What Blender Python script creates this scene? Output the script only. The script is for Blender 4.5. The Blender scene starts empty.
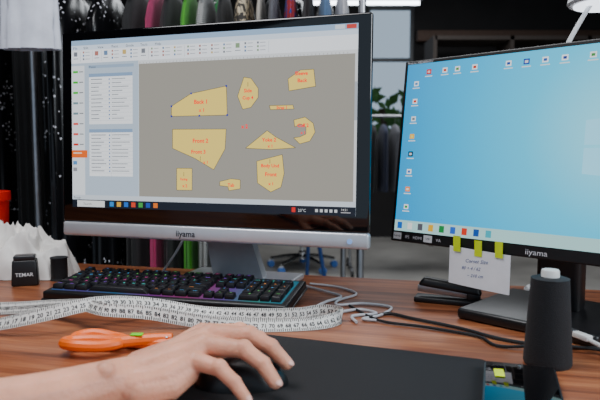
import bpy, bmesh, math, random, bisect
from mathutils import Vector, Matrix, noise
random.seed(7)
S=bpy.context.scene
COL=S.collection
DZ=0.75
# ---------------------------------------------------------------- materials
def lin(c):
    out=[]
    for v in c[:3]:
        v=v/255.0
        out.append(v/12.92 if v<=0.04045 else ((v+0.055)/1.055)**2.4)
    return (out[0],out[1],out[2],1)
MC={}
def M(name,rgb,rough=0.5,metal=0.0,emis=None,es=0.0,var=0.12,nscale=40,bump=0.0,bscale=200,sss=0,coat=0,sheen=0):
    if name in MC: return MC[name]
    m=bpy.data.materials.new(name); m.use_nodes=True
    nt=m.node_tree; b=nt.nodes['Principled BSDF']
    col=lin(rgb)
    tc=nt.nodes.new('ShaderNodeTexCoord')
    if var>0:
        n=nt.nodes.new('ShaderNodeTexNoise'); n.inputs['Scale'].default_value=nscale; n.inputs['Detail'].default_value=4
        nt.links.new(tc.outputs['Object'],n.inputs['Vector'])
        r=nt.nodes.new('ShaderNodeValToRGB')
        r.color_ramp.elements[0].position=0.3; r.color_ramp.elements[1].position=0.7
        r.color_ramp.elements[0].color=tuple(x*(1-var) for x in col[:3])+(1,)
        r.color_ramp.elements[1].color=tuple(min(1,x*(1+var)) for x in col[:3])+(1,)
        nt.links.new(n.outputs['Fac'],r.inputs['Fac']); nt.links.new(r.outputs['Color'],b.inputs['Base Color'])
    else: b.inputs['Base Color'].default_value=col
    b.inputs['Roughness'].default_value=rough; b.inputs['Metallic'].default_value=metal
    if emis is not None:
        b.inputs['Emission Color'].default_value=lin(emis); b.inputs['Emission Strength'].default_value=es
    if bump>0:
        n2=nt.nodes.new('ShaderNodeTexNoise'); n2.inputs['Scale'].default_value=bscale; n2.inputs['Detail'].default_value=5
        nt.links.new(tc.outputs['Object'],n2.inputs['Vector'])
        bp=nt.nodes.new('ShaderNodeBump'); bp.inputs['Strength'].default_value=bump; bp.inputs['Distance'].default_value=0.002
        nt.links.new(n2.outputs['Fac'],bp.inputs['Height']); nt.links.new(bp.outputs['Normal'],b.inputs['Normal'])
    if sss:
        b.inputs['Subsurface Weight'].default_value=sss; b.inputs['Subsurface Radius'].default_value=(1,.35,.2); b.inputs['Subsurface Scale'].default_value=0.006
    if coat: b.inputs['Coat Weight'].default_value=coat
    if sheen: b.inputs['Sheen Weight'].default_value=sheen
    MC[name]=m; return m
def E(rgb,s=1.0):
    n='lit_%d_%d_%d_%d'%(rgb[0],rgb[1],rgb[2],int(s*100))
    return M(n,(8,8,8),0.35,0,rgb,s,var=0)

def wood():
    m=bpy.data.materials.new('walnut_laminate'); m.use_nodes=True; nt=m.node_tree; b=nt.nodes['Principled BSDF']
    tc=nt.nodes.new('ShaderNodeTexCoord'); mp=nt.nodes.new('ShaderNodeMapping'); mp.inputs['Scale'].default_value=(1.6,26,26)
    nt.links.new(tc.outputs['Object'],mp.inputs['Vector'])
    n=nt.nodes.new('ShaderNodeTexNoise'); n.inputs['Scale'].default_value=1.6; n.inputs['Detail'].default_value=8; n.inputs['Roughness'].default_value=.65; n.inputs['Distortion'].default_value=.4
    nt.links.new(mp.outputs['Vector'],n.inputs['Vector'])
    r=nt.nodes.new('ShaderNodeValToRGB'); e=r.color_ramp.elements
    e[0].position=.3; e[0].color=lin((92,46,28)); e[1].position=.72; e[1].color=lin((210,136,90))
    x=e.new(.5); x.color=lin((164,94,58))
    nt.links.new(n.outputs['Fac'],r.inputs['Fac'])
    mp2=nt.nodes.new('ShaderNodeMapping'); mp2.inputs['Scale'].default_value=(5,160,160); nt.links.new(tc.outputs['Object'],mp2.inputs['Vector'])
    n2=nt.nodes.new('ShaderNodeTexNoise'); n2.inputs['Scale'].default_value=2; n2.inputs['Detail'].default_value=4; nt.links.new(mp2.outputs['Vector'],n2.inputs['Vector'])
    mx=nt.nodes.new('ShaderNodeMixRGB'); mx.blend_type='MULTIPLY'; mx.inputs['Fac'].default_value=.45
    nt.links.new(r.outputs['Color'],mx.inputs['Color1']); nt.links.new(n2.outputs['Fac'],mx.inputs['Color2'])
    nt.links.new(mx.outputs['Color'],b.inputs['Base Color'])
    b.inputs['Roughness'].default_value=.38
    bp=nt.nodes.new('ShaderNodeBump'); bp.inputs['Strength'].default_value=.12; bp.inputs['Distance'].default_value=.001
    nt.links.new(n2.outputs['Fac'],bp.inputs['Height']); nt.links.new(bp.outputs['Normal'],b.inputs['Normal'])
    return m
def sequin():
    m=bpy.data.materials.new('black_sequins'); m.use_nodes=True; nt=m.node_tree; b=nt.nodes['Principled BSDF']
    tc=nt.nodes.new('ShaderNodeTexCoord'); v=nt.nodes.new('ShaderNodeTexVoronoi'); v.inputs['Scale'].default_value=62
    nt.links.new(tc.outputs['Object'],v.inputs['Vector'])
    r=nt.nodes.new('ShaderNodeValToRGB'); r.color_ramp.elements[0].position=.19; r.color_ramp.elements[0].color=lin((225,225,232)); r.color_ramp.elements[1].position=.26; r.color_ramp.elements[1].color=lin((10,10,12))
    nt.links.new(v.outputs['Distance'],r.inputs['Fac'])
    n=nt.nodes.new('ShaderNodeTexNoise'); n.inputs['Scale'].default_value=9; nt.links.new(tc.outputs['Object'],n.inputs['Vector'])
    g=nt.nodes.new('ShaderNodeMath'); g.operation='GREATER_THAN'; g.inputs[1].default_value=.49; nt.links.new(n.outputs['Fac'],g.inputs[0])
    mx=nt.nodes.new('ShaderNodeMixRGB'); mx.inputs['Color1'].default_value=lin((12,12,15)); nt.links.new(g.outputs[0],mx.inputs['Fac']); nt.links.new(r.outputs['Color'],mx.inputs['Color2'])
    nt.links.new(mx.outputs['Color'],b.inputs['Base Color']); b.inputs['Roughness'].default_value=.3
    return m
def pattern(name,c1,c2,scale,kind='noise'):
    m=bpy.data.materials.new(name); m.use_nodes=True; nt=m.node_tree; b=nt.nodes['Principled BSDF']
    tc=nt.nodes.new('ShaderNodeTexCoord')
    if kind=='wave':
        n=nt.nodes.new('ShaderNodeTexWave'); n.bands_direction='Z'; n.inputs['Distortion'].default_value=3
    else: n=nt.nodes.new('ShaderNodeTexNoise'); n.inputs['Detail'].default_value=2
    n.inputs['Scale'].default_value=scale; nt.links.new(tc.outputs['Object'],n.inputs['Vector'])
    r=nt.nodes.new('ShaderNodeValToRGB'); r.color_ramp.interpolation='CONSTANT'; r.color_ramp.elements[0].color=lin(c1); r.color_ramp.elements[1].position=.5; r.color_ramp.elements[1].color=lin(c2)
    nt.links.new(n.outputs['Fac'],r.inputs['Fac']); nt.links.new(r.outputs['Color'],b.inputs['Base Color']); b.inputs['Roughness'].default_value=.8
    return m

# ---------------------------------------------------------------- mesh tools
TG={}
def tgeom(s,bold=0):
    if (s,bold) in TG: return TG[(s,bold)]
    cu=bpy.data.curves.new('t','FONT'); cu.body=s; cu.size=1; cu.resolution_u=2; cu.offset=bold
    o=bpy.data.objects.new('t',cu); COL.objects.link(o)
    bpy.context.view_layer.update()
    dg=bpy.context.evaluated_depsgraph_get()
    me=bpy.data.meshes.new_from_object(o.evaluated_get(dg))
    vs=[(v.co.x,v.co.y) for v in me.vertices]; fs=[tuple(p.vertices) for p in me.polygons]
    bpy.data.objects.remove(o); bpy.data.curves.remove(cu); bpy.data.meshes.remove(me)
    w=max([v[0] for v in vs] or [0]); TG[(s,bold)]=(vs,fs,w); return TG[(s,bold)]
class MB:
    def __init__(s): s.v=[]; s.f=[]; s.m=[]; s.mats=[]
    def mi(s,m):
        if m not in s.mats: s.mats.append(m)
        return s.mats.index(m)
    def poly(s,pts,m):
        i=len(s.v); s.v+=[tuple(p) for p in pts]; s.f.append(tuple(range(i,i+len(pts)))); s.m.append(s.mi(m))
    def mesh(s,vs,fs,m):
        i=len(s.v); s.v+=[tuple(p) for p in vs]; k=s.mi(m)
        for f in fs: s.f.append(tuple(a+i for a in f)); s.m.append(k)
    def bm(s,bm,m):
        bm.verts.ensure_lookup_table(); bm.verts.index_update()
        s.mesh([v.co[:] for v in bm.verts],[tuple(v.index for v in f.verts) for f in bm.faces],m); bm.free()
    def box(s,c,d,m,bev=0,seg=2,taper=None,R=None):
        b=bmesh.new(); bmesh.ops.create_cube(b,size=1)
        for v in b.verts:
            k=1.0
            if taper and v.co.z>0: k=taper
            v.co=Vector((v.co.x*d[0]*k,v.co.y*d[1]*k,v.co.z*d[2]))
        if bev: bmesh.ops.bevel(b,geom=list(b.edges),offset=bev,segments=seg,affect='EDGES',profile=.5)
        for v in b.verts:
            if R is not None: v.co=R@v.co
            v.co+=Vector(c)
        s.bm(b,m)
    def lathe(s,prof,m,c=(0,0,0),n=32,R=None):
        vs=[];fs=[]
        for r,z in prof:
            for j in range(n):
                a=2*math.pi*j/n; p=Vector((r*math.cos(a),r*math.sin(a),z))
                if R is not None: p=R@p
                vs.append(p+Vector(c))
        for i in range(len(prof)-1):
            for j in range(n): fs.append((i*n+j,i*n+(j+1)%n,(i+1)*n+(j+1)%n,(i+1)*n+j))
        fs.append(tuple(range(n))[::-1]); fs.append(tuple((len(prof)-1)*n+j for j in range(n)))
        s.mesh(vs,fs,m)
    def tube(s,pts,r,m,n=8,smooth=True,closed=False):
        P=cat(pts,8,closed) if smooth else [Vector(p) for p in pts]
        vs=[];fs=[]; L=len(P)
        up=Vector((0,0,1)); 
        for i,p in enumerate(P):
            if closed: t=(P[(i+1)%L]-P[(i-1)%L])
            else: t=(P[min(i+1,L-1)]-P[max(i-1,0)])
            t.normalize(); a=t.cross(up)
            if a.length<.05: a=t.cross(Vector((1,0,0)))
            a.normalize(); b=a.cross(t)
            rr=r(i/(L-1)) if callable(r) else r
            for j in range(n):
                q=2*math.pi*j/n; vs.append(p+a*rr*math.cos(q)+b*rr*math.sin(q))
        for i in range(L if closed else L-1):
            k=(i+1)%L
            for j in range(n): fs.append((i*n+j,i*n+(j+1)%n,k*n+(j+1)%n,k*n+j))
        if not closed: fs.append(tuple(range(n))[::-1]); fs.append(tuple((L-1)*n+j for j in range(n)))
        s.mesh(vs,fs,m)
    def text(s,st,size,m,fn,center=True,bold=0):
        vs,fs,w=tgeom(st,bold)
        ox=w/2 if center else 0
        s.mesh([fn((x-ox)*size,y*size) for x,y in vs],fs,m)
    def obj(s,name,parent=None,smooth=True,loc=None,rot=None,fix=True,ang=35):
        me=bpy.data.meshes.new(name); me.from_pydata(s.v,[],s.f)
        for m in s.mats: me.materials.append(m)
        for p,k in zip(me.polygons,s.m): p.material_index=k
        if fix:
            b=bmesh.new(); b.from_mesh(me); bmesh.ops.recalc_face_normals(b,faces=b.faces); b.to_mesh(me); b.free()
        if smooth:
            for p in me.polygons: p.use_smooth=True
            me.set_sharp_from_angle(angle=math.radians(ang))
        me.update()
        o=bpy.data.objects.new(name,me); COL.objects.link(o)
        if parent: o.parent=parent
        if loc: o.location=loc
        if rot: o.rotation_euler=rot
        return o
def cat(pts,sub=8,closed=False):
    P=[Vector(p) for p in pts]; n=len(P); out=[]
    rng=range(n if closed else n-1)
    for i in rng:
        if closed: a,b,c,d=P[(i-1)%n],P[i],P[(i+1)%n],P[(i+2)%n]
        else: a,b,c,d=P[max(i-1,0)],P[i],P[i+1],P[min(i+2,n-1)]
        for k in range(sub):
            t=k/sub
            out.append(.5*((2*b)+(c-a)*t+(2*a-5*b+4*c-d)*t*t+(3*b-a-3*c+d)*t**3))
    if not closed: out.append(P[-1])
    return out
def tag(o,label,cat_,group=None,kind=None):
    o['label']=label; o['category']=cat_
    if group:o['group']=group
    if kind:o['kind']=kind
    return o
def root(name,loc,rz=0):
    e=bpy.data.objects.new(name,None); e.empty_display_size=.05; COL.objects.link(e); e.location=loc; e.rotation_euler=(0,0,rz); return e
R=math.radians
BLACK=M('black_plastic',(16,16,18),.42,var=.1)
GLOSS=M('glossy_black',(5,5,7),.06,var=0,coat=.5)
SILVER=M('silver_plastic',(205,207,212),.32,.45,var=.03)
WHITEP=M('white_plastic',(225,225,222),.4,var=.03)
METAL=M('brushed_metal',(165,165,168),.3,.9,var=.08)

# ---------------------------------------------------------------- room
def structure(o,label,c='room'):
    o['kind']='structure'; o['label']=label; o['category']=c; return o
CONC=M('concrete_floor',(164,160,154),.4,var=.22,nscale=2.5,bump=.1,bscale=30)
DARKW=M('dark_wall',(34,31,31),.85,var=.2,nscale=3)
b=MB(); b.box((.5,3,-.05),(8,9,.1),CONC); structure(b.obj('floor',smooth=False),'grey polished concrete workshop floor','floor')
b=MB(); b.box((.5,3,2.95),(8,9,.1),M('dark_ceiling',(26,25,27),.9,var=.2)); structure(b.obj('ceiling',smooth=False),'dark painted workshop ceiling','ceiling')
b=MB(); b.box((-3.55,3,1.45),(.1,9,2.9),DARKW); structure(b.obj('wall_left',smooth=False),'dark painted side wall','wall')
b=MB(); b.box((4.55,3,1.45),(.1,9,2.9),DARKW); structure(b.obj('wall_right',smooth=False),'dark painted side wall','wall')
WX0,WX1,WZ0,WZ1=.76,1.30,1.15,2.65
b=MB()
b.box(((-3.5+WX0)/2,7.05,1.45),(WX0+3.5,.1,2.9),DARKW); b.box(((4.5+WX1)/2,7.05,1.45),(4.5-WX1,.1,2.9),DARKW)
b.box(((WX0+WX1)/2,7.05,WZ0/2),(WX1-WX0,.1,WZ0),DARKW); b.box(((WX0+WX1)/2,7.05,(WZ1+2.9)/2),(WX1-WX0,.1,2.9-WZ1),DARKW)
structure(b.obj('wall_back',smooth=False),'dark rear wall with a tall window opening','wall')
b=MB(); FR=M('window_frame',(70,70,72),.5)
for x in (WX0+.02,WX1-.02): b.box((x,7.0,(WZ0+WZ1)/2),(.04,.06,WZ1-WZ0),FR,.004)
for z in (WZ0+.02,WZ1-.02,2.05): b.box(((WX0+WX1)/2,7.0,z),(WX1-WX0,.05,.04),FR,.004)
structure(b.obj('window_1'),'tall grey framed window with daylight and shrubs behind','window')
BM=M('brown_beam',(84,62,50),.7)
b=MB(); b.box((1.32+1.58,6.92,2.30),(3.16,.14,.12),BM,.01)
structure(b.obj('trim_1'),'brown timber beam across the rear wall','beam')
LEAF=M('leaf_green',(78,122,58),.7,var=.5,nscale=12)
b=MB()
for i in range(300):
    p=Vector((random.uniform(.5,2.1),random.uniform(8.2,8.9),random.uniform(.0,1.85)))
    s=random.uniform(.08,.16); a=random.uniform(0,6.28); d=Vector((math.cos(a),random.uniform(-.4,.4),math.sin(a)))*s; e=d.cross(Vector((0,1,.3)))*.5
    b.poly([p-d,p+e,p+d,p-e],LEAF)
b.tube([(1.2,8.5,0),(1.25,8.5,.8),(1.15,8.55,1.6)],.05,M('bark',(70,55,40),.9))
o=b.obj('shrub',smooth=False); tag(o,'leafy green shrub growing outside the window','shrub')

# ---------------------------------------------------------------- desk
DR=-R(14)
WOOD=wood()
dk=root('desk',(0.02,1.283,0),DR)
b=MB(); b.box((.0,-.42,DZ-.015),(2.3,.84,.03),WOOD,.002); b.obj('desktop',dk)
LEG=M('desk_leg_metal',(35,35,38),.4,.5)
for x in (-1.08,1.08):
    for y in (-.79,-.05):
        b=MB(); b.box((x,y,(DZ-.03)/2),(.05,.05,DZ-.03),LEG,.004); b.obj('leg',dk)
tag(dk,'reddish brown wood grain work desk','desk')

# ---------------------------------------------------------------- monitor 1
def monitor_a():
    r=root('computer_monitor',(-.1725,1.067,DZ),-R(17.4))
    PZ=.106; W=.600; H=.387; tilt=-R(2)
    def part(b,n,**k): return b.obj(n,r,loc=(0,0,PZ),rot=(tilt,0,0),**k)
    b=MB(); b.box((0,.004,(H+.027)/2),(W,.012,H-.027),GLOSS,.004,3)
    part(b,'bezel')
    b=MB(); b.box((0,.030,H*.52),(W-.03,.045,H*.86),BLACK,.012,3); b.box((0,.055,H*.42),(.3,.04,.2),BLACK,.015,3); part(b,'back_housing')
    b=MB(); b.box((0,.006,.0135),(W,.020,.027),SILVER,.005,3)
    SM=M('logo_grey',(28,30,38),.4,var=0)
    b.text('iiyama',.0155,SM,lambda x,z:(x-.035,-.0045,z+.008),bold=.012)
    part(b,'chin')
    b=MB(); Rr=Matrix.Rotation(R(90),3,'X'); b.lathe([(.0045,0),(.0045,.0015),(.003,.0022)],E((150,190,255),.8),(.268,-.004,.013),20,Rr); part(b,'power_button')
    SW=.554; SH=.315; z0=.055; b=MB()
    y0=-.0025
    def P(u,v,l): return ((u-.5)*SW, y0-l*.00022, z0+SH*(1-v))
    def rect(u0,v0,u1,v1,c,l=1,s=1.0): b.poly([P(u0,v0,l),P(u1,v0,l),P(u1,v1,l),P(u0,v1,l)],E(c,s))
    def T(st,u,v,h,c,l=4,center=False,bold=0,s=1.0):
        b.text(st,h*SH,E(c,s),lambda x,z:(P(u,v,l)[0]+x,y0-l*.00022,P(u,v,l)[2]+z),center,bold)
    def pu(px,py):
        s=(px-77)/277.; u=s*1.164/(.983+.181*s)
        t=45-23*s; bo=210+7*s
        return (u,(py-t)/(bo-t))
    rect(0,0,1,1,(206,220,234),0,1.15)
    rect(0,0,1,.030,(160,192,226),1); rect(0,.03,1,.058,(212,226,242),1,1.15); rect(0,.058,1,.135,(236,241,248),1,1.2)
    rect(.965,.004,.995,.026,(215,70,60),2); rect(.93,.004,.96,.026,(225,235,245),2)
    T('File',.008,.053,.022,(40,70,120)); 
    for i,t in enumerate(['Edit','View','Piece','Grade','Tools','Help']): T(t,.05+i*.055,.053,.021,(60,60,70))
    rr=random.Random(3); x=.01
    ic=[(120,150,190),(215,185,110),(140,170,130),(190,120,110),(125,130,140),(110,140,180)]
    while x<.72:
        big=rr.random()<.35
        if big: rect(x,.068,x+.014,.094,rr.choice(ic),2); rect(x-.002,.106,x+.017,.110,(140,145,155),2); x+=.030
        else:
            for k in range(3):
                rect(x,.066+k*.02,x+.006,.077+k*.02,rr.choice(ic),2); rect(x+.01,.070+k*.02,x+.028,.0735+k*.02,(165,170,180),2)
            x+=.042
        if rr.random()<.4: rect(x-.004,.064,x-.003,.128,(190,196,205),2); x+=.006
    rect(0,.135,.262,.955,(190,208,226),1); rect(0,.15,.052,.94,(228,234,240),2,1.1)
    cc=[(60,200,50),(60,200,50),(60,200,50),(120,150,160),(120,150,160),(235,90,80),(235,90,80),(220,50,40),(245,110,30)]
    for i,c in enumerate(cc):
        v=.18+i*.062; rect(.006,v,.026,v+.013,c,3); rect(.031,v+.003,.047,v+.009,(130,135,140),3)
    rect(.0,.655,.062,.70,(250,110,30),4); rect(.006,.668,.040,.676,(255,225,200),5)
    rect(.004,.72,.02,.742,(90,150,210),3); rect(.004,.76,.02,.782,(150,150,160),3)
    rect(.068,.15,.245,.168,(160,184,212),2)
    T('Pieces',.072,.166,.018,(50,60,80))
    for (a,c2,n) in ((.20,.50,11),(.53,.81,11)):
        rect(.070,a,.240,c2,(240,244,249),2,1.15); rect(.070,a,.240,a+.02,(140,170,206),3)
        for i in range(n):
            v=a+.032+i*(c2-a-.045)/n
            rect(.078,v,.078+.03+.03*rr.random(),v+.005,(140,146,156),3)
            rect(.16,v,.16+.02+.05*rr.random(),v+.005,(160,166,174),3); rect(.070,v+.014,.240,v+.0155,(205,212,222),3)
            rect(.148,v,.153,v+.008,(90,130,190),3)
    rect(.157,a,.1578,c2,(200,206,214),4)
    rect(.262,.135,1,.155,(232,236,240),2)
    for i in range(58): rect(.268+i*.0123,.146,.269+i*.0123,.154,(110,110,115),3)
    rect(.264,.155,.992,.925,(168,164,154),2,.92); rect(.992,.155,1,.925,(225,228,232),3)
    rect(.992,.3,1,.5,(180,188,198),4)
    rect(0,.925,1,.953,(214,224,235),3); T('Ready',.006,.948,.02,(70,70,80))
    rect(0,.953,1,1,(18,26,40),3); rect(.02,.958,.13,.996,(235,238,240),4); T('Search',.045,.985,.022,(110,110,115),5)
    for i,c in enumerate([(40,140,220),(240,180,40),(30,110,215),(230,70,40),(60,170,70),(30,80,180),(240,120,30)]):
        rect(.15+i*.028,.962,.166+i*.028,.990,c,4)
    rect(.80,.962,.812,.988,(230,40,30),4); T('23°C',.82,.985,.022,(220,225,230),4); 
    for i in range(5): rect(.875+i*.015,.968,.884+i*.015,.984,(210,215,220),4)
    T('14:21',.955,.974,.017,(230,230,230),4); rect(.955,.981,.985,.985,(200,200,205),4)
    YEL=(240,212,108); RED=(255,0,0)
    shapes=[[(173,118),(173,108),(192,95),(226,87),(227,116),(200,117)],
            [(174,131),(226,130),(225,150),(214,171),(196,160),(174,150)],
            [(178,170),(193,170),(193,192),(178,192)],
            [(220,183),(231,180),(240,181),(240,190),(229,192),(228,188),(220,187)],
            [(243,78),(250,79),(257,89),(257,98),(250,108),(242,110),(237,97)],
            [(286,79),(298,70),(311,69),(313,86),(287,91)],
            [(268,106),(291,105),(292,109),(269,110)],
            [(245,149),(266,131),(274,137),(294,148),(270,150)],
            [(256,162),(281,155),(283,174),(280,188),(270,193),(257,184)],
            [(292,120),(303,117),(311,123),(313,132),(308,141),(298,144),(292,138),(298,137),(304,134),(304,127),(299,124),(293,127)]]
    for sh in shapes:
        q=[pu(*p) for p in sh]
        b.poly([P(u,v,3) for u,v in q],E(YEL,1.15))
        n=len(q)
        for i in range(n):
            a=Vector(q[i]); c=Vector(q[(i+1)%n]); d=(c-a); 
            if d.length<1e-5: continue
            nn=Vector((-d.y,d.x)).normalized(); nn=Vector((nn.x*.0008,nn.y*.0013))
            b.poly([P(*(a+nn),4),P(*(c+nn),4),P(*(c-nn),4),P(*(a-nn),4)],E((100,88,60),1.0))
    for px,py in [(173,108),(173,118),(226,87),(227,116),(192,95),(200,117)]:
        u,v=pu(px,py); rect(u-.003,v-.005,u+.003,v+.005,(30,50,170),5)
    def tx(s,px,py,h):
        u,v=pu(px,py); T(s,u,v,h*1.08,RED,5,True,.024,1.5)
    tx('Back 1',201,105,.030); tx('x 1',202,113,.026)
    tx('Front 2',201,144,.030); tx('Front 3',199,155,.028); tx('x 1',206,165,.022)
    tx('Facing',185,182,.017); tx('x 2',186,189,.022); tx('Tab',231,188,.024)
    tx('Side',247,93,.026); tx('Cup 4',247,100,.024); tx('Sleeve',299,75,.026); tx('Back',300,82,.026)
    tx('Strap 1',280,109,.020); tx('Cuff 2',301,127,.024); tx('x 1',301,134,.020); tx('x 2',244,129,.028)
    tx('Yoke 2',268,142,.026); tx('x 1',269,148,.022); tx('Body Und',269,168,.024); tx('Front',270,177,.028)
    tx('x 1',270,186,.022)
    for px,py in [(185,176),(201,160),(247,85),(269,162)]:
        u,v=pu(px,py); rect(u-.0008,v-.012,u+.0008,v+.012,(90,80,60),5)
    part(b,'screen',smooth=False,fix=False)
    b=MB()
    b.mesh([(-.040,.05,.20),(.040,.05,.20),(-.055,.15,.012),(.055,.15,.012),(-.040,.07,.20),(.040,.07,.20),(-.055,.175,.012),(.055,.175,.012)],
        [(0,1,3,2),(4,6,7,5),(0,2,6,4),(1,5,7,3),(0,4,5,1),(2,3,7,6)],SILVER)
    b.obj('stand_neck',r,smooth=False)
    b=MB(); b.box((0,.160,.006),(.24,.13,.012),SILVER,.004,3); b.obj('stand_base',r)
    tag(r,'large monitor, glossy black bezel, silver chin, showing garment pattern software','monitor')
monitor_a()

# ---------------------------------------------------------------- monitor 2
def monitor_b():
    yaw=R(44.4)
    r=root('computer_monitor',(.3596,.889,DZ),-yaw)
    W=.545;H=.325;PZ=.107;tilt=-R(7)
    def part(b,n,**k): return b.obj(n,r,loc=(0,0,PZ),rot=(tilt,0,0),**k)
    b=MB(); b.box((0,.008,H/2),(W,.018,H),BLACK,.002)
    LG=M('label_grey',(215,215,220),.5,var=0)
    b.text('iiyama',.0120,LG,lambda x,z:(x*1.15-.006,-.0016,z+.005))
    b.text('ProLite XB2483HSU',.0062,LG,lambda x,z:(x-W/2+.006,-.0016,z+H-.0066),False)
    for i,s in enumerate(['Full HD','IPS','HDMI','USB','VA']):
        x0=-W/2+.006+i*.021
        if i in (0,3): 
            b.poly([(x0,-.0015,.004),(x0+.017,-.0015,.004),(x0+.017,-.0015,.016),(x0,-.0015,.016)],M('sticker_white',(215,218,220),.5,var=0))
            b.text(s,.0045,BLACK,lambda x,z:(x+x0+.0085,-.0019,z+.0085))
        else: b.text(s,.0075,LG,lambda x,z:(x+x0+.0085,-.0019,z+.007))
    part(b,'bezel',smooth=False)
    b=MB(); b.box((0,.03,H*.5),(W*.8,.03,H*.72),BLACK,.012,3); part(b,'back_housing')
    SW=.531;SH=.299;z0=.019;y0=-.0018;b=MB()
    def P(u,v,l): return ((u-.5)*SW,y0-l*.0002,z0+SH*(1-v))
    m=bpy.data.materials.new('blue_wallpaper'); m.use_nodes=True; nt=m.node_tree; pb=nt.nodes['Principled BSDF']
    tc=nt.nodes.new('ShaderNodeTexCoord'); mp=nt.nodes.new('ShaderNodeMapping'); mp.inputs['Location'].default_value=(-.11,0,-.19)
    vl=nt.nodes.new('ShaderNodeVectorMath'); vl.operation='LENGTH'
    nt.links.new(tc.outputs['Object'],mp.inputs['Vector']); nt.links.new(mp.outputs['Vector'],vl.inputs[0])
    rp=nt.nodes.new('ShaderNodeValToRGB'); e=rp.color_ramp.elements; e[0].position=0.02; e[0].color=(.30,.82,1,1); e[1].position=.40; e[1].color=(0,.33,.74,1)
    x=e.new(.15); x.color=(.05,.62,.95,1); x=e.new(.27); x.color=(.0,.48,.88,1)
    nt.links.new(vl.outputs['Value'],rp.inputs['Fac']); pb.inputs['Base Color'].default_value=(.005,.005,.005,1); pb.inputs['Roughness'].default_value=.5
    nt.links.new(rp.outputs['Color'],pb.inputs['Emission Color']); pb.inputs['Emission Strength'].default_value=1.15
    b.poly([P(0,0,0),P(1,0,0),P(1,1,0),P(0,1,0)],m)
    def rect(u0,v0,u1,v1,c,l=1,s=1.0): b.poly([P(u0,v0,l),P(u1,v0,l),P(u1,v1,l),P(u0,v1,l)],E(c,s))
    lc=(150,225,252)
    for (a,c) in ((.595,.69),(.70,.835)):
        k0=(a-.595)*.16; k1=(c-.595)*.16
        b.poly([P(a,.37-k0,1),P(c,.37-k1,1),P(c,.49,1),P(a,.49,1)],E(lc,1.25)); b.poly([P(a,.505,1),P(c,.505,1),P(c,.63+k1,1),P(a,.63+k0,1)],E(lc,1.25))
    def icon(u,v,c,c2=None):
        rect(u-.009,v-.016,u+.009,v+.013,c,2,1.2); 
        if c2: rect(u-.005,v-.008,u+.005,v+.006,c2,3)
        rect(u-.014,v+.022,u+.014,v+.028,(235,245,250),2)
    cs=[(235,240,245),(240,240,240),(225,230,235),(235,180,60),(20,30,50),(245,245,245),(240,130,40),(235,235,240)]
    c2=[(70,140,210),(220,50,40),(120,130,140),(250,230,120),(220,225,230),(70,110,200),(255,240,220),(40,160,70)]
    for i in range(8): icon(.040,.12+i*.105,cs[i],c2[i])
    for u,c,d in [(.085,(200,20,20),(250,200,200)),(.145,(230,235,240),(210,70,50)),(.19,(235,240,245),(80,150,70)),(.25,(235,238,240),(200,60,40)),(.36,(240,245,250),(20,70,170)),(.415,(20,60,160),(230,230,240)),(.47,(240,245,250),(40,90,180)),(.525,(240,245,250),(20,50,150)),(.60,(235,240,245),(60,150,70))]: icon(u,.055,c,d)
    rect(0,.935,1,1,(176,222,222),1,1.05); 
    for i,c in enumerate([(20,100,200),(240,240,240),(90,90,100),(235,180,40),(30,140,70),(40,100,210),(220,60,40),(20,80,170),(60,180,200)]): rect(.012+i*.04,.947,.030+i*.04,.985,c,2)
    part(b,'screen',smooth=False,fix=False)
    b=MB(); b.box((0,.085,.17),(.07,.035,.318),BLACK,.01,3); b.box((0,.058,.25),(.10,.05,.10),BLACK,.008,3); b.obj('stand_neck',r)
    b=MB(); b.box((-.01,.065,.009),(.215,.20,.018),M('stand_black',(22,22,24),.35,var=.1),.006,3); b.obj('stand_base',r)
    tag(r,'black slim bezel monitor showing a light blue desktop','monitor')
    mw=Matrix.Translation(r.location)@Matrix.Rotation(-yaw,4,'Z')
    def place(o): o.matrix_world=mw; return o
    x0=-W/2+.124; PW=.106
    b=MB(); PAP=M('note_paper',(240,243,248),.8,var=.03,nscale=60)
    n=12; vs=[];fs=[]
    def pz(x,z): return -.0060-.0025*math.sin((x-x0)/PW*3.0)-.05*(.112-z)*.5
    for i in range(n+1):
        for j in range(7):
            x=x0+PW*i/n; z=.112-.062*j/6+ -.004*(i/n); vs.append((x,pz(x,z),z))
    for i in range(n):
        for j in range(6): a=i*7+j; fs.append((a,a+7,a+8,a+1))
    b.mesh(vs,fs,PAP)
    vs2=[(x,y+.0003,z) for x,y,z in vs]; b.mesh(vs2,[f[::-1] for f in fs],PAP)
    INK=M('pen_ink',(70,90,150),.7,var=0)
    def hw(s,x,z,h):
        b.text(s,h,INK,lambda a,c:(x+a+c*.25, pz(x+a,z+c)-.0005, z+c+a*.05),False)
    hw('Corset Size',x0+.030,.088,.0085); hw('80 + 4 / 62',x0+.024,.076,.0075); hw('~ 210 cm',x0+.034,.065,.0075)
    place(tag(b.obj('note_paper',fix=False),'white handwritten paper note taped under the monitor bezel','paper note'))
    for x,z in ((-W/2+.139,.117),(-W/2+.177,.113),(-W/2+.212,.115)):
        b=MB(); FL=M('flag_yellow_green',(222,248,10),.6,var=.03); N=5
        pts=[(z+.013-.026*i/N) for i in range(N+1)]
        for k in range(N):
            za,zb=pts[k],pts[k+1]
            ya=-.0105+.0002*k; yb=ya+.0002
            b.poly([(x-.0065,ya,za),(x+.0065,ya,za),(x+.0065,yb,zb),(x-.0065,yb,zb)],FL)
            b.poly([(x-.0065,ya+.0004,za),(x-.0065,yb+.0004,zb),(x+.0065,yb+.0004,zb),(x+.0065,ya+.0004,za)],FL)
        place(tag(b.obj('sticky_flag',fix=False),'neon yellow-green sticky page flag holding the paper note','sticky flag','sticky flags on the note'))
monitor_b()

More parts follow.
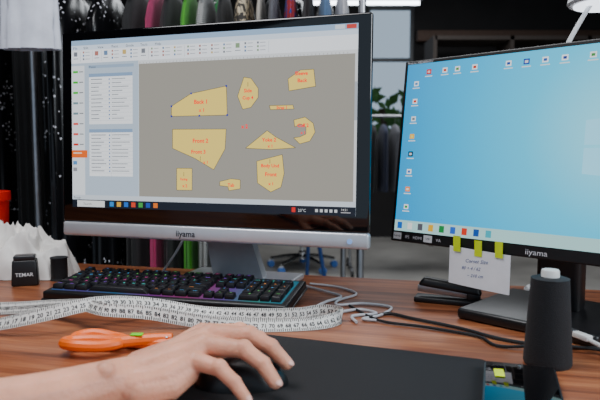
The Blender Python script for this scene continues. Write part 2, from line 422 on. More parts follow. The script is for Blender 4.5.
# ---------------------------------------------------------------- keyboard
def keyboard():
    r=root('keyboard',(-.2245,1.070,DZ),-R(13.6))
    tl=R(5); org=(0,-.070,.001)
    U=.01905
    b=MB(); b.box((0,.0715,.009),(.452,.143,.018),BLACK,.004,3)
    CH=M('keyboard_rim',(40,41,45),.3,.4); b.box((0,.0715,.003),(.456,.147,.004),CH,.0015)
    b.obj('case',r,loc=org,rot=(tl,0,0))
    m=bpy.data.materials.new('rainbow_backlight'); m.use_nodes=True; nt=m.node_tree; pb=nt.nodes['Principled BSDF']
    tc=nt.nodes.new('ShaderNodeTexCoord'); sp=nt.nodes.new('ShaderNodeSeparateXYZ'); nt.links.new(tc.outputs['Object'],sp.inputs[0])
    mr=nt.nodes.new('ShaderNodeMapRange'); mr.inputs[1].default_value=-.22; mr.inputs[2].default_value=.22; nt.links.new(sp.outputs['X'],mr.inputs[0])
    cr=nt.nodes.new('ShaderNodeValToRGB'); cr.color_ramp.elements[0].color=(.1,.4,1,1); cr.color_ramp.elements[1].color=(.05,.6,1,1)
    for p,c in ((.15,(.3,.2,1,1)),(.3,(.05,.5,1,1)),(.45,(.7,.1,1,1)),(.6,(1,.1,.5,1)),(.75,(.4,.2,1,1)),(.88,(.1,.9,.8,1))):
        x=cr.color_ramp.elements.new(p); x.color=c
    nt.links.new(mr.outputs[0],cr.inputs['Fac']); nt.links.new(cr.outputs['Color'],pb.inputs['Emission Color']); pb.inputs['Emission Strength'].default_value=.2; pb.inputs['Base Color'].default_value=(.01,.01,.01,1)
    b=MB(); b.box((0,.0715,.0183),(.430,.120,.001),m); b.obj('backlight_plate',r,loc=org,rot=(tl,0,0),smooth=False)
    KEY=M('keycap_black',(24,24,28),.38,var=.08)
    cols=[(90,150,255),(255,160,80),(90,190,255),(120,230,120),(255,80,180),(170,100,255),(90,230,220)]
    def key(x,row,w=1,h=1,leg=''):
        X=-.2155+(x+w/2)*U
        yy=.0715+.0600-(row+h/2)*U-(.25*U if row>0 else 0)
        b=MB(); b.box((0,0,.005),(w*U-.0018,h*U-.0018,.009),KEY,.0014,2,taper=.84)
        if leg:
            c=cols[(min(6,int((X+.22)/.44*7))+row)%7]
            b.text(leg,.0070 if len(leg)<2 else .0044,E(c,1.1),lambda a,z:(a,z-.0005,.00962))
        o=b.obj('keycap',r,rot=(tl,0,0)); 
        v=Matrix.Rotation(tl,3,'X')@Vector((X,yy,.0184)); o.location=Vector(org)+v
    for i,x in enumerate([0,2,3,4,5,6.5,7.5,8.5,9.5,11,12,13,14,15.25,16.25,17.25]): key(x,0,1,1,(['Esc']+['F%d'%k for k in range(1,13)]+['Prt','Scr','Pau'])[i])
    for i,c in enumerate('`1234567890-='): key(i,1,1,1,c)
    key(13,1,2,1,'Back')
    for i,c in enumerate(['Ins','Hm','Up']): key(15.25+i,1,1,1,c)
    for i,c in enumerate(['Num','/','*','-']): key(18.5+i,1,1,1,c)
    key(0,2,1.5,1,'Tab')
    for i,c in enumerate('QWERTYUIOP[]'): key(1.5+i,2,1,1,c)
    key(13.5,2,1.5,1,'\\')
    for i,c in enumerate(['Del','End','Dn']): key(15.25+i,2,1,1,c)
    for i,c in enumerate('789'): key(18.5+i,2,1,1,c)
    key(21.5,2,1,2,'+')
    key(0,3,1.75,1,'Caps')
    for i,c in enumerate("ASDFGHJKL;'"): key(1.75+i,3,1,1,c)
    key(12.75,3,2.25,1,'Enter')
    for i,c in enumerate('456'): key(18.5+i,3,1,1,c)
    key(0,4,2.25,1,'Shift')
    for i,c in enumerate('ZXCVBNM,./'): key(2.25+i,4,1,1,c)
    key(12.25,4,2.75,1,'Shift'); key(16.25,4,1,1,'^')
    for i,c in enumerate('123'): key(18.5+i,4,1,1,c)
    key(21.5,4,1,2,'Ent')
    for i,c in enumerate(['Ctrl','Win','Alt']): key(i*1.25,5,1.25,1,c)
    key(3.75,5,6.25,1)
    for i,c in enumerate(['Alt','Fn','Mnu','Ctrl']): key(10+i*1.25,5,1.25,1,c)
    for i,c in enumerate('<v>'): key(15.25+i,5,1,1,c)
    key(18.5,5,2,1,'0'); key(20.5,5,1,1,'.')
    for x in (-.2,.2):
        b=MB(); b.box((x,.062,.0065),(.02,.006,.013),BLACK,.001); b.obj('foot',r)
    tag(r,'black full-size mechanical keyboard with rainbow backlit keys','keyboard')
keyboard()

# ---------------------------------------------------------------- mouse pad
A=Vector((-.06,.857)); u=Vector((.938,-.347)); v=Vector((-.347,-.938))
b=MB(); bm=bmesh.new(); bmesh.ops.create_cube(bm,size=1)
for q in bm.verts: q.co=Vector((q.co.x*.320,q.co.y*.27,q.co.z*.003))
ed=[e for e in bm.edges if abs(e.verts[0].co.z-e.verts[1].co.z)>.001]
bmesh.ops.bevel(bm,geom=ed,offset=.012,segments=6,affect='EDGES',profile=.5)
b.bm(bm,M('mouse_pad_cloth',(24,22,24),.85,var=.15,nscale=300,bump=.3,bscale=900))
c=A+u*.160+v*.135
o=b.obj('mouse_pad',loc=(c.x,c.y,DZ+.0017),rot=(0,0,math.atan2(u.y,u.x))); tag(o,'black cloth mouse pad lying on the desk','mouse pad')
PADZ=DZ+.0033

# ---------------------------------------------------------------- mouse
def mouse():
    r=root('computer_mouse',(-.066,.668,PADZ),R(3))
    bm=bmesh.new(); bmesh.ops.create_uvsphere(bm,u_segments=32,v_segments=20,radius=1)
    for q in bm.verts:
        x,y,z=q.co
        k=1-.12*math.exp(-((x-.1)/.35)**2)
        h=.031*(1-.15*max(0,x)) 
        q.co=Vector((x*.053,y*.032*k,z*h if z>0 else 0))
    b=MB(); b.bm(bm,M('mouse_black',(18,18,20),.4,var=.05)); b.obj('body',r)
    b=MB(); Rr=Matrix.Rotation(R(90),3,'X'); b.lathe([(.009,-.0035),(.010,-.002),(.010,.002),(.009,.0035)],M('wheel_rubber',(45,45,48),.7),(.034,0,.015),20,Rr); b.obj('scroll_wheel',r)
    tag(r,'black computer mouse held under the hand','mouse')
mouse()

# ---------------------------------------------------------------- arm and hand
def arm():
    SK=M('skin',(232,164,134),.46,0,var=.16,nscale=24,bump=.45,bscale=240,sss=.25); bm=bmesh.new()
    def ball(p,r):
        ret=bmesh.ops.create_icosphere(bm,subdivisions=2,radius=r)
        for q in ret['verts']: q.co+=Vector(p)
    def chain(pr):
        for i in range(len(pr)-1):
            (p,r1),(q,r2)=pr[i],pr[i+1]; p=Vector(p); q=Vector(q); L=(q-p).length; n=max(2,int(L/(min(r1,r2)*.22)))
            for k in range(n+1): t=k/n; ball(p.lerp(q,t),r1+(r2-r1)*t)
    W=(-.182,.612,.781)
    chain([((-.64,.18,1.02),.047),((-.60,.32,.80),.042),((-.48,.395,.790),.0390),((-.35,.483,.784),.0335),((-.245,.563,.780),.0270),(W,.0238)])
    imcp=(-.114,.690,.8045); mmcp=(-.103,.673,.8090); rmcp=(-.106,.653,.8035); pmcp=(-.118,.636,.793)
    chain([((-.174,.632,.783),.021),((-.14,.668,.789),.0185),(imcp,.0128)])
    chain([(W,.0215),((-.14,.650,.794),.018),(mmcp,.0128)])
    chain([(W,.0215),((-.14,.634,.792),.018),(rmcp,.0123)])
    chain([((-.176,.604,.777),.020),((-.145,.616,.781),.0172),(pmcp,.0118)])
    chain([((-.13,.648,.782),.018),((-.11,.665,.787),.015)])
    chain([((-.168,.602,.773),.018),((-.138,.615,.772),.0165),((-.122,.629,.780),.014)])
    # extensor tendons and wrist bone
    for kn in (imcp,mmcp,rmcp):
        a=Vector((-.160,.632+(kn[1]-.67)*.5,.7995)); c=Vector(kn)+Vector((-.006,0,.0085))
        for k in range(26): ball(a.lerp(c,k/25),.0036)
    ball((-.196,.588,.797),.011)
    def finger(pts,rs):
        chain(list(zip(pts,rs)))
        ball(Vector(pts[1])+Vector((0,0,.0014)),rs[1]*1.06)
        ball(Vector(pts[2])+Vector((0,0,.0008)),rs[2]*1.04)
        ball(Vector(pts[0])+Vector((0,0,.0026)),rs[0]*.92)
    F={'i':[imcp,(-.072,.704,.8030),(-.049,.705,.7940),(-.032,.698,.7820)],
       'm':[mmcp,(-.058,.675,.8075),(-.033,.668,.7960),(-.0155,.660,.7800)],
       'r':[rmcp,(-.062,.645,.8010),(-.040,.633,.7885),(-.0265,.6225,.7725)],
       'p':[pmcp,(-.085,.617,.7900),(-.068,.606,.7785),(-.056,.598,.7655)],
       't':[(-.160,.660,.780),(-.130,.698,.775),(-.104,.715,.770),(-.084,.714,.766)]}
    finger(F['i'],(.0125,.0104,.0094,.0080)); finger(F['m'],(.0127,.0106,.0096,.0081)); finger(F['r'],(.0121,.0101,.0091,.0078)); finger(F['p'],(.0110,.0089,.0080,.0068))
    chain(list(zip(F['t'],(.0150,.0118,.0108,.0090))))
    me=bpy.data.meshes.new('tmp'); bm.to_mesh(me); bm.free()
    t=bpy.data.objects.new('tmp',me); COL.objects.link(t)
    md=t.modifiers.new('r','REMESH'); md.mode='VOXEL'; md.voxel_size=.0015
    sm=t.modifiers.new('s','SMOOTH'); sm.factor=.6; sm.iterations=6
    bpy.context.view_layer.update(); dg=bpy.context.evaluated_depsgraph_get()
    nm=bpy.data.meshes.new_from_object(t.evaluated_get(dg)); bpy.data.objects.remove(t)
    nm.materials.clear(); nm.materials.append(SK)
    for p in nm.polygons: p.use_smooth=True; p.material_index=0
    nm.name='person'
    o=bpy.data.objects.new('person',nm); COL.objects.link(o)
    tag(o,'person reaching a bare forearm and hand onto the computer mouse','person')
    NM=M('fingernail',(240,186,170),.25,var=.03)
    for k,r in (('i',.0080),('m',.0081),('r',.0078),('p',.0068),('t',.0090)):
        a=Vector(F[k][2]); c=Vector(F[k][3]); d=(c-a).normalized(); side=d.cross(Vector((0,0,1))).normalized(); up=side.cross(d).normalized()
        if up.z<0: up=-up
        if k=='t': up=(up+Vector((-.3,.5,0))).normalized(); side=d.cross(up).normalized()
        bm=bmesh.new(); bmesh.ops.create_uvsphere(bm,u_segments=16,v_segments=10,radius=1)
        cen=c+up*r*.62+d*r*.15
        for q in bm.verts:
            x,y,z=q.co
            q.co=cen+d*x*r*.85+side*y*r*.68+up*(z*r*.30-.1*r*y*y)
        b=MB(); b.bm(bm,NM); b.obj('fingernail',o)
arm()

# ---------------------------------------------------------------- tape measure
def tape():
    pts=[(-.60,.905),(-.52,.875),(-.44,.852),(-.365,.858),(-.305,.902),(-.235,.945),(-.15,.944),(-.06,.928),(.0,.930),(.032,.948),(.060,.942),(.062,.908),(.02,.880),(-.07,.870),(-.15,.883),(-.225,.885),(-.29,.868),(-.345,.905),(-.42,.950),(-.50,.965),(-.60,.958)]
    P=cat([(x,y,0) for x,y in pts],14)
    L=[0]
    for i in range(1,len(P)): L.append(L[-1]+(P[i]-P[i-1]).length)
    TW=.0205
    def fr(s):
        s=max(0,min(L[-1]-1e-6,s))
        i=min(len(L)-2,max(0,bisect.bisect_right(L,s)-1)); t=(s-L[i])/(L[i+1]-L[i]+1e-9)
        p=P[i].lerp(P[i+1],t); a=P[max(i-1,0)];c=P[min(i+2,len(P)-1)]; d=(c-a).normalized(); n=Vector((-d.y,d.x,0))
        q=s/L[-1]
        if q>.5: n=-n
        k=1-min(1,abs(q-.485)/.06)
        n=n*(1-max(0,k))
        lean=.62+.22*math.sin(s*17)
        w=(Vector((0,0,1))*math.cos(lean)+n*math.sin(lean)).normalized()
        lift=.0012+(.026*max(0,math.sin(s*7.5-.7))**2)*(1-max(0,k))
        return p+Vector((0,0,DZ+lift)),w,d
    b=MB(); T1=M('tape_white',(226,224,218),.45,var=.05); INK=M('tape_print',(20,20,24),.5,var=0)
    n=300; vs=[];fs=[]
    for i in range(n+1):
        p,w,d=fr(L[-1]*i/n)
        for k in range(4): vs.append(p+w*TW*k/3)
    for i in range(n):
        for k in range(3): a=i*4+k; fs.append((a,a+4,a+5,a+1))
    b.mesh(vs,fs,T1)
    def on(s,h,side):
        p,w,d=fr(s); nn=d.cross(w).normalized(); return p+w*h+nn*side*.0005
    half=L[-1]*.485
    num=1; s=.006
    while s<L[-1]-.01:
        flip=s>half
        for side in (1,-1):
            st=str(1+(num*1)%150)
            sg=-1 if flip else 1
            b.text(st,.0090,INK,lambda x,z,s=s,side=side,sg=sg: on(s+x*sg,.0068+z,side),bold=.02)
            for k in range(4):
                a=s-.005+k*.0030; h=.0045 if k else .0062
                b.poly([on(a,0.0004,side),on(a+.0012,.0004,side),on(a+.0012,h,side),on(a,h,side)],INK)
                b.poly([on(a,TW-.0004,side),on(a+.0012,TW-.0004,side),on(a+.0012,TW-h+.001,side),on(a,TW-h+.001,side)],INK)
        num+=1; s+=.0125
    o=b.obj('tape_measure',fix=False); tag(o,'white sewing tape measure with black numbers looped across the desk','tape measure')
tape()

# ---------------------------------------------------------------- scissors
def scissors():
    r=root('scissors',(-.186,.795,DZ),R(0))
    OR=M('orange_plastic',(255,108,0),.38,var=.03)
    for sgn,zz in ((1,.0085),(-1,.014)):
        b=MB()
        loop=[(-.055,.012*sgn,zz),(-.075,.028*sgn,zz),(-.105,.034*sgn,zz+.003),(-.125,.022*sgn,zz+.002),(-.120,.006*sgn,zz),(-.085,.002*sgn,zz)]
        b.tube(loop,.0075,OR,10,closed=True)
        b.tube([(-.062,.014*sgn,zz),(-.035,.004*sgn,zz),(-.005,-.002*sgn,zz),(.012,-.003*sgn,zz)],.008,OR,10)
        b.obj('handle',r)
        b=MB(); b.mesh([(0,-.009*sgn,zz-.001),(0,.004*sgn,zz-.001),(.06,.004*sgn,zz-.001),(.095,-.002*sgn,zz-.001),(0,-.009*sgn,zz+.001),(0,.004*sgn,zz+.001),(.06,.004*sgn,zz+.001),(.095,-.002*sgn,zz+.001)],
           [(0,1,2,3),(7,6,5,4),(0,3,7,4),(1,5,6,2),(2,6,7,3),(0,4,5,1)],METAL); b.obj('blade',r,smooth=False)
    b=MB(); b.lathe([(.004,.004),(.0045,.018),(.003,.0195)],METAL,(.006,0,0),16); b.obj('pivot_screw',r)
    b=MB(); b.box((-.034,-.004,.0225),(.016,.010,.0015),M('green_sticker',(110,235,10),.5,var=0),.0004); b.obj('sticker',r)
    tag(r,'orange handled fabric scissors lying on the desk','scissors')
scissors()

# ---------------------------------------------------------------- thread cone
r=root('thread_cone',(.314,.742,DZ))
b=MB(); prof=[(.028,0),(.029,.002)]
for i in range(60):
    t=i/59; prof.append((.0292-.0065*t+(.0003 if i%2 else 0),.004+.106*t))
prof+=[(.018,.1115),(.010,.112)]
b.lathe(prof,M('black_thread',(16,17,22),.8,var=.2,nscale=200,bump=.4,bscale=700,sheen=.05),n=40); b.obj('wound_thread',r,ang=60)
b=MB(); b.lathe([(.0112,.110),(.0108,.119),(.010,.1208),(.007,.121)],WHITEP,n=28); b.obj('cone_core',r)
tag(r,'large cone of black sewing thread with a white core','thread cone')

# ---------------------------------------------------------------- phone
r=root('mobile_phone',(.2400,.630,DZ),-R(18))
b=MB(); bm=bmesh.new(); bmesh.ops.create_cube(bm,size=1)
for q in bm.verts: q.co=Vector((q.co.x*.080,q.co.y*.158,q.co.z*.009+.0080))
ed=[e for e in bm.edges if abs(e.verts[0].co.z-e.verts[1].co.z)>.001]
bmesh.ops.bevel(bm,geom=ed,offset=.010,segments=6,affect='EDGES',profile=.5); 
b.bm(bm,M('phone_frame',(58,60,64),.3,.6)); b.obj('frame',r)
b=MB(); b.box((0,0,.0128),(.076,.154,.0008),GLOSS,.0003); b.obj('screen',r)
b=MB(); b.lathe([(.002,.0),(.002,.0003)],METAL,(0,.070,.0133),14); b.obj('camera_lens',r)
tag(r,'black smartphone lying face up beside the mouse pad','phone')
b=MB(); b.box((0,0,.0004),(.011,.024,.0005),M('flag_yellow_green',(214,238,40)),.0001)
o=b.obj('sticky_flag',loc=(.2300,.674,DZ+.0135),rot=(0,0,-R(14))); tag(o,'yellow-green sticky flag stuck on the phone screen','sticky flag','sticky flags on the note')

# ---------------------------------------------------------------- stapler
r=root('stapler',(.262,1.045,DZ),-R(22))
b=MB(); b.box((0,0,.005),(.115,.034,.010),BLACK,.003,3); b.obj('base',r)
b=MB(); b.box((.0,0,.021),(.105,.018,.012),METAL,.001,R=Matrix.Rotation(R(4),3,'Y')); b.obj('staple_rail',r)
b=MB(); b.box((.004,0,.0315),(.112,.026,.016),BLACK,.006,4,R=Matrix.Rotation(R(6),3,'Y'),taper=.85); b.box((.044,0,.016),(.022,.022,.018),BLACK,.002); b.obj('lever',r)
tag(r,'small black and silver office stapler on the desk','stapler')

# ---------------------------------------------------------------- small black box + spool
r=root('needle_box',(-.552,1.190,DZ),R(18))
b=MB(); b.box((0,0,.026),(.050,.035,.052),BLACK,.004,3,taper=.9); b.obj('body',r)
b=MB(); b.box((0,0,.056),(.040,.03,.010),M('box_lid',(30,30,33),.3),.003,3)
b.obj('lid',r)
b=MB(); b.text('TEMAR',.0105,M('label_white',(225,225,225),.5,var=0),lambda x,z:(x,-.0182+.0,z+.020),bold=.005); b.obj('lettering',r,fix=False,smooth=False)
tag(r,'small black plastic box with white lettering on the desk','box')
r=root('thread_spool',(-.502,1.235,DZ))
b=MB(); b.lathe([(.018,.0),(.018,.002),(.0165,.004),(.0168,.044),(.018,.046),(.018,.048),(.006,.0485)],M('black_thread',(20,21,25)),n=30); b.obj('wound_thread',r)
tag(r,'short spool of black thread standing on the desk','thread spool')

# ---------------------------------------------------------------- white tulle pile, red tub
def pile():
    b=MB(); TU=M('white_tulle',(236,232,226),.85,var=.08,nscale=20,sheen=.2)
    N=90; vs=[];fs=[]
    for i in range(N+1):
        for j in range(N+1):
            a=i/N*2-1; c=j/N*2-1
            rr=math.sqrt(a*a+c*c); env=max(0,1-rr**2.6)
            h=.104*env**.5*(1-.16*a) if env>0 else 0
            p=Vector((a*2.0+.4*c,c*1.2,0))
            ridge=.34*(1-2.4*abs(noise.noise(p*1.2+Vector((2,3,0)))))+.16*(1-2.4*abs(noise.noise(p*2.9+Vector((3,1,5)))))
            z=h*(.62+ridge)
            x=a*.140; y=c*.076
            x+=.012*noise.noise(p*1.7+Vector((9,0,0))); y+=.010*noise.noise(p*1.7+Vector((0,9,0)))
            vs.append((x,y,max(.0012,z)))
    for i in range(N):
        for j in range(N):
            a=i*(N+1)+j; 
            if max(vs[a][2],vs[a+1][2],vs[a+N+1][2],vs[a+N+2][2])>.0013: fs.append((a,a+N+1,a+N+2,a+1))
    b.mesh(vs,fs,TU); o=b.obj('fabric_pile',ang=80,loc=(-.618,1.305,DZ),rot=(0,0,-R(14))); tag(o,'crumpled white tulle fabric heaped on the desk','fabric')
pile()
b=MB(); RM=M('red_plastic',(226,26,14),.4,var=.05)
b.lathe([(.040,.0),(.043,.004),(.050,.150),(.054,.152),(.054,.172),(.051,.173),(.048,.155),(.042,.008),(.03,.007)],RM,n=36)
o=b.obj('plastic_tub',loc=(-.742,1.412,DZ)); tag(o,'red plastic tub standing behind the white fabric','tub')

# ---------------------------------------------------------------- cables
def cable(name,pts,r,mat,label,plug=None):
    e=root(name,pts[0])
    b=MB(); b.tube([Vector(p)-Vector(pts[0]) for p in pts],r,mat,8); b.obj('cord',e)
    if plug:
        P0=Vector(pts[-1])-Vector(pts[0]); d=(Vector(pts[-1])-Vector(pts[-2])).normalized(); a=math.atan2(d.y,d.x)
        b=MB(); b.box(P0+d*.012,(.026,.012,.008),plug,.002,3,R=Matrix.Rotation(a,3,'Z')); b.box(P0+d*.030,(.012,.010,.0045),METAL,.0005,R=Matrix.Rotation(a,3,'Z')); b.obj('plug',e)
    tag(e,label,'cable')
GC=M('grey_cable',(190,190,194),.5,var=.05); BC=M('black_cable',(18,18,20),.5,var=.05)
cable('cable',[(.012,1.16,DZ+.004),(.045,1.12,DZ+.004),(.075,1.08,DZ+.003),(.045,1.04,DZ+.003),(.028,1.00,DZ+.003),(.06,.975,DZ+.003),(.10,.990,DZ+.003),(.125,.965,DZ+.003),(.085,.950,DZ+.003),(.088,.915,DZ+.003)],.0024,GC,'light grey cable looping over the desk beside the keyboard')
cable('cable',[(.02,1.185,DZ+.003),(.075,1.155,DZ+.003),(.105,1.10,DZ+.003),(.07,1.055,DZ+.003),(.065,1.02,DZ+.003),(.11,1.03,DZ+.003),(.155,1.005,DZ+.003),(.13,.955,DZ+.003),(.10,.935,DZ+.003),(.12,.925,DZ+.003)],.0022,GC,'second light grey cable curled on the desk')
cable('cable',[(.11,.940,DZ+.003),(.145,.965,DZ+.003),(.18,.935,DZ+.003),(.24,.885,DZ+.003),(.285,.832,DZ+.003),(.345,.800,DZ+.003),(.43,.79,DZ+.003)],.0026,BC,'black cable running past the monitor stand')
cable('cable',[(.085,1.015,DZ+.003),(.125,.925,DZ+.003),(.19,.890,DZ+.003),(.255,.845,DZ+.003),(.275,.800,DZ+.003),(.36,.745+.04,DZ+.008),(.46,.75,DZ+.003)],.0022,BC,'thin black cable crossing the desk')
cable('cable',[(-.32,1.30,DZ+.004),(-.30,1.25,DZ+.004),(-.27,1.235,.79),(-.245,1.23,.83),(-.235,1.235,.86)],.0025,GC,'white cable hanging behind the monitor')
cable('usb_cable',[(.47,.60,DZ+.003),(.43,.655,DZ+.003),(.41,.70,DZ+.003),(.40,.74,DZ+.012),(.385,.78,DZ+.018)],.003,WHITEP,'white cable with plug lying beside the thread cone',WHITEP)

# ---------------------------------------------------------------- desk lamp
r=root('desk_lamp',(.47,1.10,DZ))
LM=M('lamp_white',(232,234,236),.35,var=.02)
b=MB(); b.lathe([(.05,0),(.05,.01),(.045,.014),(.01,.016)],LM,n=32); b.obj('base',r)
b=MB(); b.tube([(0,0,.014),(-.01,.0,.2),(-.005,0,.40),(.010,0,.455),(.040,-.005,.515),(.055,-.008,.54)],.0042,LM,10); b.obj('arm',r)
b=MB(); b.lathe([(.062,0),(.066,.004),(.062,.02),(.035,.034),(.012,.038)],LM,(.075,-.01,.528),40); b.obj('lamp_shade',r)
b=MB(); b.lathe([(.055,0),(.055,.002)],E((235,242,255),2.5),(.075,-.01,.5255),40); b.obj('light_disc',r)
tag(r,'slim white desk lamp with round head behind the monitor','lamp')

# ---------------------------------------------------------------- fluorescent fixture
r=root('tube_light',(.55,5.4,2.845))
b=MB(); b.box((-.0,0,-.50),(1.05,.10,.03),M('fixture_grey',(90,92,95),.5),.008)
for x in (-.45,.45): b.tube([(x,0,-.5),(x,0,.055)],.004,METAL,6,smooth=False)
b.obj('housing',r)
b=MB(); b.lathe([(.018,-.50),(.018,.50)],E((235,244,255),9),(0,0,-.536),16,Matrix.Rotation(R(90),3,'Y')); b.obj('tube_lamp',r)
tag(r,'suspended fluorescent tube light hanging from the dark ceiling','ceiling light')

# ---------------------------------------------------------------- clothing
def rack(x0,x1,y,z,label):
    r=root('clothing_rack',(x0,y,0))
    W=x1-x0
    b=MB(); b.tube([(0,0,z),(W,0,z)],.013,METAL,14,smooth=False); b.obj('rail',r)
    for x in (0,W):
        b=MB(); b.tube([(x,0,.06),(x,0,z+.01)],.013,METAL,14,smooth=False); b.obj('post',r)
        b=MB(); b.tube([(x,-.25,.06),(x,.25,.06)],.013,METAL,12,smooth=False); b.obj('foot_bar',r)
        for yy in (-.25,.25):
            b=MB(); b.lathe([(.024,-.01),(.026,-.005),(.026,.005),(.024,.01)],BLACK,(x,yy,.026),18,Matrix.Rotation(R(90),3,'Y')); b.tube([(x,yy,.026),(x,yy,.065)],.006,METAL,8,smooth=False); b.obj('caster',r)
    tag(r,label,'clothing rack')
def garment(x,y,zr,w,d,ln,mat,label,name='dress',seed=0,group='garments on the front rack',flare=1.25,rz=0):
    rg=random.Random(seed); r=root(name,(x,y,zr),rz)
    ph=rg.uniform(0,6); m=rg.choice([9,11,13]); N=56; K=26; vs=[];fs=[]
    for k in range(K+1):
        t=k/K; z=-.07-ln*t
        if t<.12: q=(t/.12)**.5; ry=d/2*(.25+.75*q); rx=w/2*(.35+.5*q)
        else: ry=d/2*(1-.12*math.sin((t-.12)*2.4)+(flare-1)*(t-.12)); rx=w/2*(.85+.12*(t-.12))
        for j in range(N):
            a=2*math.pi*j/N; f=1+ (.05+.20*t)*math.sin(m*a+ph+t*1.5+.6*math.sin(3*a+ph))
            vs.append((rx*math.cos(a)*min(f,1.02),ry*math.sin(a)*(1+.3*(f-1)),z))
    for k in range(K):
        for j in range(N): fs.append((k*N+j,k*N+(j+1)%N,(k+1)*N+(j+1)%N,(k+1)*N+j))
    fs.append(tuple(range(N))[::-1])
    b=MB(); b.mesh(vs,fs,mat); b.obj('fabric',r,ang=80)
    b=MB(); b.tube([(0,-.0,-.075),(0,0,-.03),(0,.018,-.012),(0,.022,.005),(0,.008,.0165),(0,-.012,.013)],.002,METAL,6)
    b.tube([(0,-d*.42,-.12),(0,0,-.075),(0,d*.42,-.12)],.004,BLACK,6); b.obj('hanger',r)
    tag(r,label+' on a hanger','clothes',group); return r
rack(-.885,.205,2.02,1.60,'grey metal clothes rack packed with garments')
SEQ=sequin()
FAB=lambda n,c:M('fabric_'+n,c,.85,var=.15,nscale=15,bump=.4,bscale=300,sheen=.1) if ('fabric_'+n) not in MC else MC['fabric_'+n]
items=[(SEQ,'black dress covered in small sequins',.12),(SEQ,'black sequinned long dress',.11),(FAB('black',(12,12,14)),'plain black long dress',.085),
 (FAB('pink',(190,50,105)),'bright pink dress',.028),(FAB('black',0),'plain black long dress',.067),(FAB('green',(70,160,36)),'lime green satin dress',.034),
 (pattern('black_white_print',(190,190,186),(16,16,18),60,'wave'),'black and white printed dress',.06),(FAB('black',0),'plain black long dress',.05),
 (pattern('beige_print',(196,180,152),(60,56,52),45),'beige and grey patterned dress',.07),(FAB('cream',(180,172,160)),'cream cloth jacket',.03),
 (FAB('grey',(84,84,90)),'grey wool jacket',.045),(pattern('red_blue_print',(150,40,48),(32,60,130),40),'red and blue printed dress',.055),
 (FAB('black',0),'plain black long dress',.05),(FAB('blue',(90,122,160)),'light blue shirt dress',.05),(FAB('white',(190,190,194)),'white cotton dress',.05)]
x=-.80
for i,(m,l,w) in enumerate(items):
    garment(x+w/2,2.02,1.60,w,.40,1.02 if x<-.22 else .76,m,l,'dress' if 'jacket' not in l else 'jacket',seed=i,flare=1.1); x+=w+.004
rack(-1.75,.20,2.75,1.75,'dark clothes rack behind the first one')
for i in range(16):
    w=.115
    m=SEQ if i%3!=1 else FAB('black',0)
    if i in (9,): m=FAB('maroon',(110,34,36))
    if i==11: m=FAB('forest',(40,140,70))
    l={True:'black sequinned gown'}.get(m is SEQ,'plain black gown')
    if i==9:l='maroon evening gown'
    if i==11:l='dark green gown'
    garment(-1.66+i*.118,2.75,1.75,w,.42,1.25 if i<11 else 1.05,m,l,'gown',seed=40+i,group='gowns on the rear rack',flare=1.05)
r=garment(-.765,1.735,1.60,.180,.07,.225,FAB('whiteb',(210,214,226)),'white blouse hung sideways','blouse',seed=91,group=None,flare=1.0)
b=MB(); b.tube([(0,0,.0),(0,.28,.0)],.005,METAL,8,smooth=False)
b.obj('support_hook',r)
rack(.42,1.6,5.0,1.30,'metal clothes rack standing across the workshop')
for i in range(11):
    mm,l=[(FAB('black',0),'black cloth jacket'),(FAB('white',0),'white cotton shirt'),(FAB('grey',0),'grey cloth jacket'),(FAB('navy',(30,36,60)),'navy cloth jacket')][[0,0,3,2,0,3,0,2,1,0,3][i]]
    garment(.50+i*.095,5.0,1.30,.08,.4,.55,mm,l,'shirt' if 'shirt' in l else 'jacket',seed=70+i,group='clothes on the distant rack',flare=1.0)

# ---------------------------------------------------------------- office chair
def chair(x,y,rz):
    r=root('office_chair',(x,y,0),rz)
    CHR=M('chrome',(200,202,206),.15,1.0,var=0); BL=M('blue_caster',(70,120,200),.4)
    DK=M('chair_fabric',(28,30,36),.9,bump=.3)
    b=MB()
    for k in range(5):
        a=k*2*math.pi/5; c,s=math.cos(a),math.sin(a)
        b.tube([(0,0,.12),(.15*c,.15*s,.105),(.29*c,.29*s,.078)],lambda t:.02-.007*t,CHR,10)
    b.lathe([(.035,.09),(.035,.15),(.025,.16)],CHR); b.obj('star_base',r)
    b=MB(); b.lathe([(.022,.15),(.022,.30),(.014,.30),(.014,.44)],CHR); b.obj('gas_column',r)
    for k in range(5):
        a=k*2*math.pi/5; c,s=math.cos(a),math.sin(a); Rr=Matrix.Rotation(R(90),3,'X')
        b=MB()
        for o_ in (-.014,.014): b.lathe([(.026,-.008),(.03,-.004),(.03,.004),(.026,.008)],BL,(.29*c,.29*s+o_,.030),20,Rr)
        b.box((.29*c,.29*s,.045),(.04,.012,.04),WHITEP,.004); b.tube([(.29*c,.29*s,.05),(.29*c,.29*s,.085)],.006,CHR,8,smooth=False); b.obj('caster',r)
    b=MB(); b.box((0,0,.475),(.48,.47,.08),DK,.035,4); b.obj('seat',r)
    b=MB(); b.box((0,.25,.78),(.44,.06,.46),DK,.028,4,R=Matrix.Rotation(-R(6),3,'X')); b.tube([(0,.15,.44),(0,.30,.46),(0,.29,.62)],.016,BLACK,8); b.obj('backrest',r)
    tag(r,'office swivel chair with chrome star base and blue casters','office chair')
chair(.02,5.1,.3)

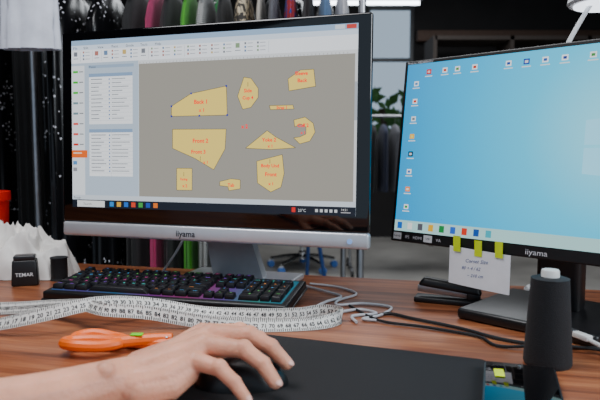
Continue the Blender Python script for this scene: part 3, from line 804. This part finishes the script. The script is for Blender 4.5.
r=root('trestle_stand',(-.12,3.75,0),R(20))
BT=M('blue_metal',(50,84,150),.4,.3)
b=MB()
for s_ in (-1,1):
    for q in (-1,1): b.tube([(s_*.25,q*.22,.0),(s_*.20,0,.74)],.013,BT,10,smooth=False)
b.obj('frame',r); b=MB(); b.box((0,0,.752),(.55,.12,.03),M('trestle_top',(90,70,55),.7),.004); b.obj('top_bar',r)
tag(r,'blue metal trestle stand on the concrete floor','trestle')

r=root('storage_shelf',(2.6,6.55,0))
SHM=M('shelf_board',(74,64,58),.7)
b=MB()
for x in (-1.2,-.4,.4,1.2): b.box((x,0,1.1),(.04,.45,2.2),SHM)
for z in (.1,.6,1.1,1.6,2.18): b.box((0,0,z),(2.4,.45,.04),SHM)
b.obj('frame',r,smooth=False)
tag(r,'dark open storage shelving against the rear wall','shelf')

# ---------------------------------------------------------------- lights
def area(name,loc,tgt,size,sy,power,col):
    l=bpy.data.lights.new(name,'AREA'); l.shape='RECTANGLE'; l.size=size; l.size_y=sy; l.energy=power; l.color=col
    o=bpy.data.objects.new(name,l); COL.objects.link(o); o.location=loc
    o.rotation_euler=(Vector(tgt)-Vector(loc)).to_track_quat('-Z','Y').to_euler()
area('unseen_window_fill',(2.0,-.3,2.1),(0,.9,.75),1.6,1.2,58,(.88,.94,1))  # added area lamp standing in for an unseen window behind the camera
area('overhead_fill',(-.5,.75,2.3),(-.3,.85,.75),1.0,.9,26,(.97,.97,1))  # soft overhead fill added to light the desk, no fixture modelled
area('rear_overhead_fill',(.6,4.6,2.75),(.6,4.7,0),2.5,1.5,58,(.92,.96,1))  # unseen fill lamp added above the back of the workshop
w=bpy.data.worlds.new('World'); S.world=w; w.use_nodes=True
w.node_tree.nodes['Background'].inputs[0].default_value=(.62,.80,1,1); w.node_tree.nodes['Background'].inputs[1].default_value=.62

# ---------------------------------------------------------------- camera
cd=bpy.data.cameras.new('Camera'); cd.lens=36; cd.sensor_width=36; cd.clip_start=.02
cam=bpy.data.objects.new('Camera',cd); COL.objects.link(cam); cam.location=(0,0,1.02); cam.rotation_euler=(R(90-4.76),0,0)
cd.dof.use_dof=True; cd.dof.focus_distance=1.02; cd.dof.aperture_fstop=7
S.camera=cam
